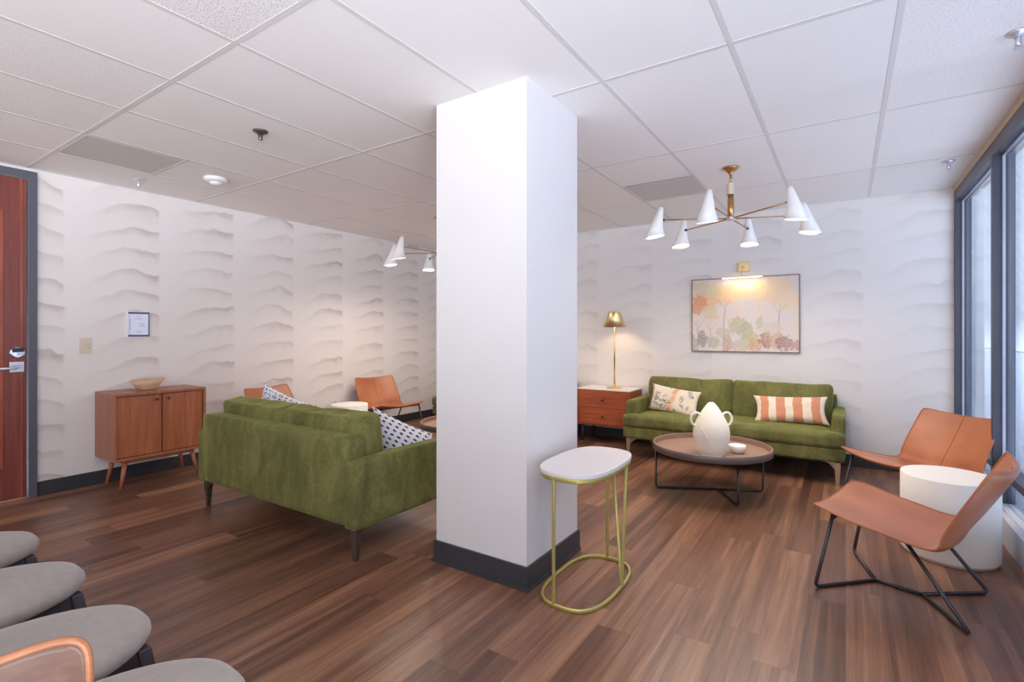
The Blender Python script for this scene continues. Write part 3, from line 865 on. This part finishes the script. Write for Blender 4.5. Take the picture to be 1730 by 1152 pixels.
# ------------------------------------------------------------------ lounge chairs and drum tables
def lounge():
    t = thing('lounge_chair', '', 'lounge chair', (0, 0, 0), 0, 'tan leather lounge chairs')
    path = [(.322, .394), (.26, .386), (.15, .364), (.0, .340), (-.10, .322), (-.165, .320), (-.205, .345), (-.232, .40), (-.282, .485), (-.340, .59), (-.380, .668), (-.392, .694)]
    wid = [.300, .325, .328, .318, .312, .308, .305, .302, .298, .290, .280, .262]
    cur = [.030, .028, .022, .018, .018, .024, .032, .042, .052, .056, .056, .054]
    def cr(A, u):
        x = u * (len(A) - 1); i = min(int(x), len(A) - 2); f_ = x - i
        a0, a1, a2, a3 = A[max(i - 1, 0)], A[i], A[i + 1], A[min(i + 2, len(A) - 1)]
        return .5 * (2 * a1 + (a2 - a0) * f_ + (2 * a0 - 5 * a1 + 4 * a2 - a3) * f_ * f_ + (3 * a1 - a0 - 3 * a2 + a3) * f_ ** 3)
    px = [p[0] for p in path]; pz = [p[1] for p in path]
    def pt(u, s):                                    # u along the profile, s across -1..1
        x, z = cr(px, u), cr(pz, u); e = 1e-3
        tx, tz = cr(px, min(1, u + e)) - cr(px, max(0, u - e)), cr(pz, min(1, u + e)) - cr(pz, max(0, u - e))
        l = math.hypot(tx, tz); nx, nz = tz / l, -tx / l
        c = cr(cur, u) * abs(s) ** 2.2
        y = cr(wid, u) * s
        return Vector((x + nx * c, y, z + nz * c)), Vector((nx, 0, nz))
    def half(off):
        def f(a, b_):
            s = a * 2 - 1
            # rounded corners at both ends
            u = b_
            k = .018 * (abs(s) ** 8)
            u = u * (1 - 2 * k) + k
            p, n_ = pt(u, s)
            ed = (1 - abs(s) ** 10) * min(1, b_ * 18, (1 - b_) * 18) ** .5
            return p + n_ * off * max(0, ed)
        return f
    up = MB().grid(28, 60, half(.008)); nf = len(up.f)
    up.grid(28, 60, half(-.018)); up.f[nf:] = [q[::-1] for q in up.f[nf:]]
    up.f = [q[::-1] for q in up.f]
    shell = up.build('seat_shell', M['leather'], t, smooth=True)
    # piped edge
    loop = [pt(u / 50, 1)[0] for u in range(1, 50)] + [pt(.982 if abs(s) > .9 else .998, s)[0] for s in [1 - k / 12 * 2 for k in range(1, 12)]] + [pt(1 - u / 50, -1)[0] for u in range(1, 50)] + [pt(.005, s)[0] for s in [-1 + k / 12 * 2 for k in range(1, 12)]]
    MB().tube(loop, .0050, 8, closed=True).build('piping', M['leather'], shell, smooth=True)
    MB().tube([pt(.50 + .48 * k / 30, 0)[0] + pt(.50 + .48 * k / 30, 0)[1] * .0085 for k in range(31)], .0012, 6).build('centre_seam', M['thread'], shell, smooth=True)
    fr = MB()
    j1, j2 = (.125, 0, .009), (-.065, 0, .009)
    r = .0085
    for sg in (-1, 1):
        MB().tube([(.232, sg * .28, .398), (.305, sg * .313, .009), j1], r, 10, fillet=.03).build('leg', M['gun'], t, smooth=True)
        MB().tube([(-.03, sg * .215, .338), (-.276, sg * .269, .009), j2], r, 10, fillet=.03).build('leg', M['gun'], t, smooth=True)
    MB().tube([j1, j2], r, 10).build('base_bar', M['gun'], t, smooth=True)
    MB().tube([(.232, -.28, .366), (.232, .28, .366)], .006, 8).build('cross_bar', M['gun'], t, smooth=True)
    return t
ch = lounge()
place(ch, 'near tan leather lounge chair on bent wire legs, in front of the drum table', (.25, 3.182, 0), math.radians(164.3))
place(dup(ch), 'tan leather lounge chair behind the white drum table near the window', (.408, 4.526, 0), math.radians(219))
place(dup(ch), 'tan lounge chair against the left wall, right of the small drum table', (-4.82, 4.46, 0), math.radians(-8))
place(dup(ch), 'tan lounge chair against the left wall, partly behind sofa and pillow', (-4.85, 3.12, 0), math.radians(12))
def drum(r, h, loc, label):
    t = thing('drum_table', label, 'side table', loc, 0, 'white drum tables')
    MB().lathe([(r - .012, 0), (r - .012, .012), (r - .002, .014), (r, .02), (r, h - .006), (r - .004, h)], 96).build('body', M['drum'], t, smooth=True)
    o = MB().lathe([(r - .004, h), (r - .008, h + .001)], 96).build('top', M['drum'], t)
    return t
drum(.225, .462, (.501, 3.85, 0), 'large white drum table between the two leather lounge chairs by the window')
drum(.207, .462, (-4.80, 3.83, 0), 'small white drum table between the lounge chairs along the left wall')

# ------------------------------------------------------------------ row of chairs at lower left
def dining():
    t = thing('dining_chair', '', 'chair', (0, 0, 0), 0, 'grey seated chairs in a row')
    n = 48; ring = []
    def out(q):
        x = math.copysign(abs(math.cos(q)) ** (2 / 2.5), math.cos(q)) * .225
        y = math.copysign(abs(math.sin(q)) ** (2 / 2.3), math.sin(q)) * .225
        return x * (1 - .22 * (y / .225)), y
    levels = [(.90, .402), (.97, .410), (1.0, .424), (.99, .438), (.95, .450), (.84, .459), (.6, .464), (.3, .466), (.02, .467)]
    vs = [(out(2 * PI * i / n)[0] * k, out(2 * PI * i / n)[1] * k, z) for k, z in levels for i in range(n)]
    fs = [(q * n + i, q * n + (i + 1) % n, (q + 1) * n + (i + 1) % n, (q + 1) * n + i) for q in range(len(levels) - 1) for i in range(n)]
    fs += [tuple(range(n))[::-1], tuple((len(levels) - 1) * n + i for i in range(n))]
    MB().add(vs, fs).build('seat', M['seatfab'], t, smooth=True)
    ap = MB()
    for (x0, x1, y0, y1) in ((-.125, .125, .162, .184), (-.15, .15, -.165, -.143)): ap.box(x0, x1, y0, y1, .35, .402)
    for s in (-1, 1):
        ap.hexa([(s * .145 - .011, -.15, .35), (s * .145 + .011, -.15, .35), (s * .125 + .011, .17, .35), (s * .125 - .011, .17, .35)], [(s * .145 - .011, -.15, .402), (s * .145 + .011, -.15, .402), (s * .125 + .011, .17, .402), (s * .125 - .011, .17, .402)])
    ap.build('apron', M['darkwood'], t, bevel=.002)
    for sx in (-1, 1):
        for sy in (-1, 1):
            x, y = (sx * .125, .172) if sy > 0 else (sx * .15, -.154); X_, Y_ = sx * .18, (.235 if sy > 0 else -.225)
            a, b_ = .017, .010
            MB().hexa([(X_ - b_, Y_ - b_, 0), (X_ + b_, Y_ - b_, 0), (X_ + b_, Y_ + b_, 0), (X_ - b_, Y_ + b_, 0)], [(x - a, y - a, .404), (x + a, y - a, .404), (x + a, y + a, .404), (x - a, y + a, .404)]).build('leg', M['darkwood'], t, bevel=.004)
    # bent plywood back
    def bk(off):
        def f(a, b_):
            s = a * 2 - 1; v = b_ * 2 - 1
            e = 7.0
            sc = 1 / max(1e-6, (abs(s) ** e + abs(v) ** e) ** (1 / e)) if (abs(s) + abs(v)) > 0 else 1
            m_ = max(abs(s), abs(v)); s2, v2 = s * sc * m_, v * sc * m_
            x = s2 * .186; z = .695 + v2 * .115 - .018 * (1 - s2 * s2) * (1 if v2 > 0 else 0)
            y = -.275 + .045 * s2 * s2 - .05 * (z - .685)
            return (x, y + off, z)
        return f
    b_ = MB().grid(40, 24, bk(0)); n0 = len(b_.f); b_.grid(40, 24, bk(.013)); b_.f[:n0] = [q for q in b_.f[:n0]]; b_.f[n0:] = [q[::-1] for q in b_.f[n0:]]
    w = 41; m0 = w * 25
    border = [i for i in range(w)] + [j * w + 40 for j in range(1, 25)] + [24 * w + i for i in range(39, -1, -1)] + [j * w for j in range(23, 0, -1)]
    for k in range(len(border)):
        p, q = border[k], border[(k + 1) % len(border)]; b_.f.append((q, p, p + m0, q + m0))
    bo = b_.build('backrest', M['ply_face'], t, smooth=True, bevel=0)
    P0 = [(Vector(b_.v[i]) + Vector(b_.v[i + m0])) / 2 for i in border]
    MB().tube(P0, .0070, 8, closed=True).build('edge_band', M['ply'], bo, smooth=True, label='plywood edge, lighter than the shade-darkened face')
    for s in (-1, 1):
        MB().hexa([(s * .09 - .013, -.172, .405), (s * .09 + .013, -.172, .405), (s * .09 + .013, -.15, .405), (s * .09 - .013, -.15, .405)], [(s * .09 - .013, -.270, .62), (s * .09 + .013, -.270, .62), (s * .09 + .013, -.256, .62), (s * .09 - .013, -.256, .62)]).build('back_post', M['darkwood'], t, bevel=.002)
    return t
dc = dining()
place(dc, 'grey seated dining chair nearest the door, fourth from the front of the row', (-2.82, .435, 0), 0)
place(dup(dc), 'grey seated dining chair with dark legs, third from the front of the row', (-2.305, .435, 0), 0)
place(dup(dc), 'grey seated dining chair directly behind the curved plywood backrest', (-1.775, .435, 0), 0)
place(dup(dc), 'grey seated dining chair cut off by the lower edge of the photo', (-1.29, .452, 0), math.radians(-4))
place(dup(dc), 'chair at lower left showing only its curved plywood backrest', (-.795, .115, 0), -PI / 2)

# ------------------------------------------------------------------ painting and picture light
t = thing('painting', 'framed pale landscape painting of trees above the right sofa', 'painting', (-.912, YB, 1.482))
pw, ph = .523, .393
random.seed(11)
trees = [(-.36, .18, .17, .13, (226, 178, 140)), (-.46, .12, .10, .12, (214, 150, 110)), (-.34, .02, .10, .09, (216, 196, 168)), (-.16, .24, .11, .12, (236, 196, 150)), (-.02, .22, .15, .09, (238, 208, 164)), (.17, .26, .10, .10, (236, 208, 160)), (.34, .24, .17, .17, (226, 200, 164)), (.45, .14, .12, .10, (228, 206, 176)), (-.40, .31, .14, .07, (206, 196, 160)), (-.30, .24, .10, .05, (208, 200, 160))]
trunks = [(-.185, .17, -.30, (196, 140, 110)), (.345, .10, -.20, (184, 130, 112)), (-.46, -.05, -.27, (168, 138, 118)), (-.325, -.07, -.30, (176, 160, 136)), (.15, .18, .02, (224, 200, 170))]
bushes = [(-.50, -.30, .07, .09, (168, 166, 156)), (-.41, -.27, .06, .10, (134, 132, 128)), (-.30, -.30, .09, .07, (176, 178, 160)), (-.16, -.30, .06, .10, (190, 156, 144)), (-.06, -.13, .10, .11, (186, 182, 150)), (.03, -.18, .08, .11, (176, 178, 148)), (.00, -.32, .14, .07, (196, 190, 164)), (.10, -.25, .06, .07, (196, 186, 128)), (.13, -.32, .10, .07, (206, 164, 134)), (.22, -.27, .075, .09, (170, 116, 96)), (.16, -.10, .04, .08, (190, 190, 176)), (.32, -.27, .07, .11, (206, 172, 148)), (.39, -.30, .09, .08, (156, 118, 110)), (.49, -.32, .06, .06, (180, 136, 124)), (-.20, -.20, .08, .06, (190, 190, 172)), (.28, -.14, .10, .07, (208, 200, 184))]
def art(x, z):
    n1 = noise.noise(Vector((x * 9, z * 9, 0))); n2 = noise.noise(Vector((x * 30, z * 30, 4))); n3 = noise.noise(Vector((x * 75, z * 75, 9)))
    c = mixc(L3(224, 208, 198), L3(216, 208, 208), .5 + n1)
    for (a, b_, rx, rz, col) in trees:
        q = ((x - a) / rx) ** 2 + ((z - b_) / rz) ** 2 + n1 * .5 + n2 * .55
        if q < 1.05: c = mixc(c, L3(*col), min(.9, (1.05 - q) * 1.8) * (.85 + n3 * .6))
    for (a, zt, zb, col) in trunks:
        if zb < z < zt:
            dx = abs(x - a - .008 * math.sin(z * 12)); wv = .0045 + .003 * (zt - z)
            if z > zt - .10: dx = min(dx, abs(abs(x - a) - (z - zt + .10) * .6))
            if dx < wv: c = mixc(c, L3(*col), .7 if z < zt - .10 else .35)
    for (a, b_, rx, rz, col) in bushes:
        q = ((x - a) / rx) ** 2 + ((z - b_) / rz) ** 2 + n1 * .4 + n2 * .8
        if q < 1.0: c = mixc(c, mixc(L3(*col), L3(230, 214, 200), max(0, n3 * 1.0)), min(.75, (1.0 - q) * 1.7))
    return c
g = MB(); g.c = []
def gf(a, b_):
    x, z = (a * 2 - 1) * pw, (b_ * 2 - 1) * ph
    g.c.append(art(x, z)); return (x, -.028, z)
g.grid(330, 250, gf)
g.build('canvas', M['art'], t)
MB().box(-pw, pw, -.024, -.001, -ph, ph).build('stretcher', M['paint'], t)
MB().box(-pw - .006, pw + .006, -.034, -.001, ph, ph + .006).box(-pw - .006, pw + .006, -.034, -.001, -ph - .006, -ph).box(-pw - .006, -pw, -.034, -.001, -ph, ph).box(pw, pw + .006, -.034, -.001, -ph, ph).build('frame', plain('dark_copper_frame', srgb(96, 62, 56), .4, .3), t)
t = thing('picture_light', 'brass picture light mounted above the painting', 'picture light', (-.907, YB, 1.992))
MB().box(-.055, .055, -.022, 0, -.05, .052).build('wall_plate', M['brass'], t, bevel=.004)
MB().tube([(0, -.02, 0), (0, -.10, .0), (0, -.13, -.05), (0, -.13, -.112)], .005, 8, fillet=.03).build('arm', M['brass'], t, smooth=True)
MB().box(-.20, .20, -.142, -.118, -.122, -.110).build('lamp_bar', M['brass'], t, bevel=.002)
MB().box(-.192, .192, -.138, -.122, -.1245, -.122).build('light_strip', M['picled'], t)
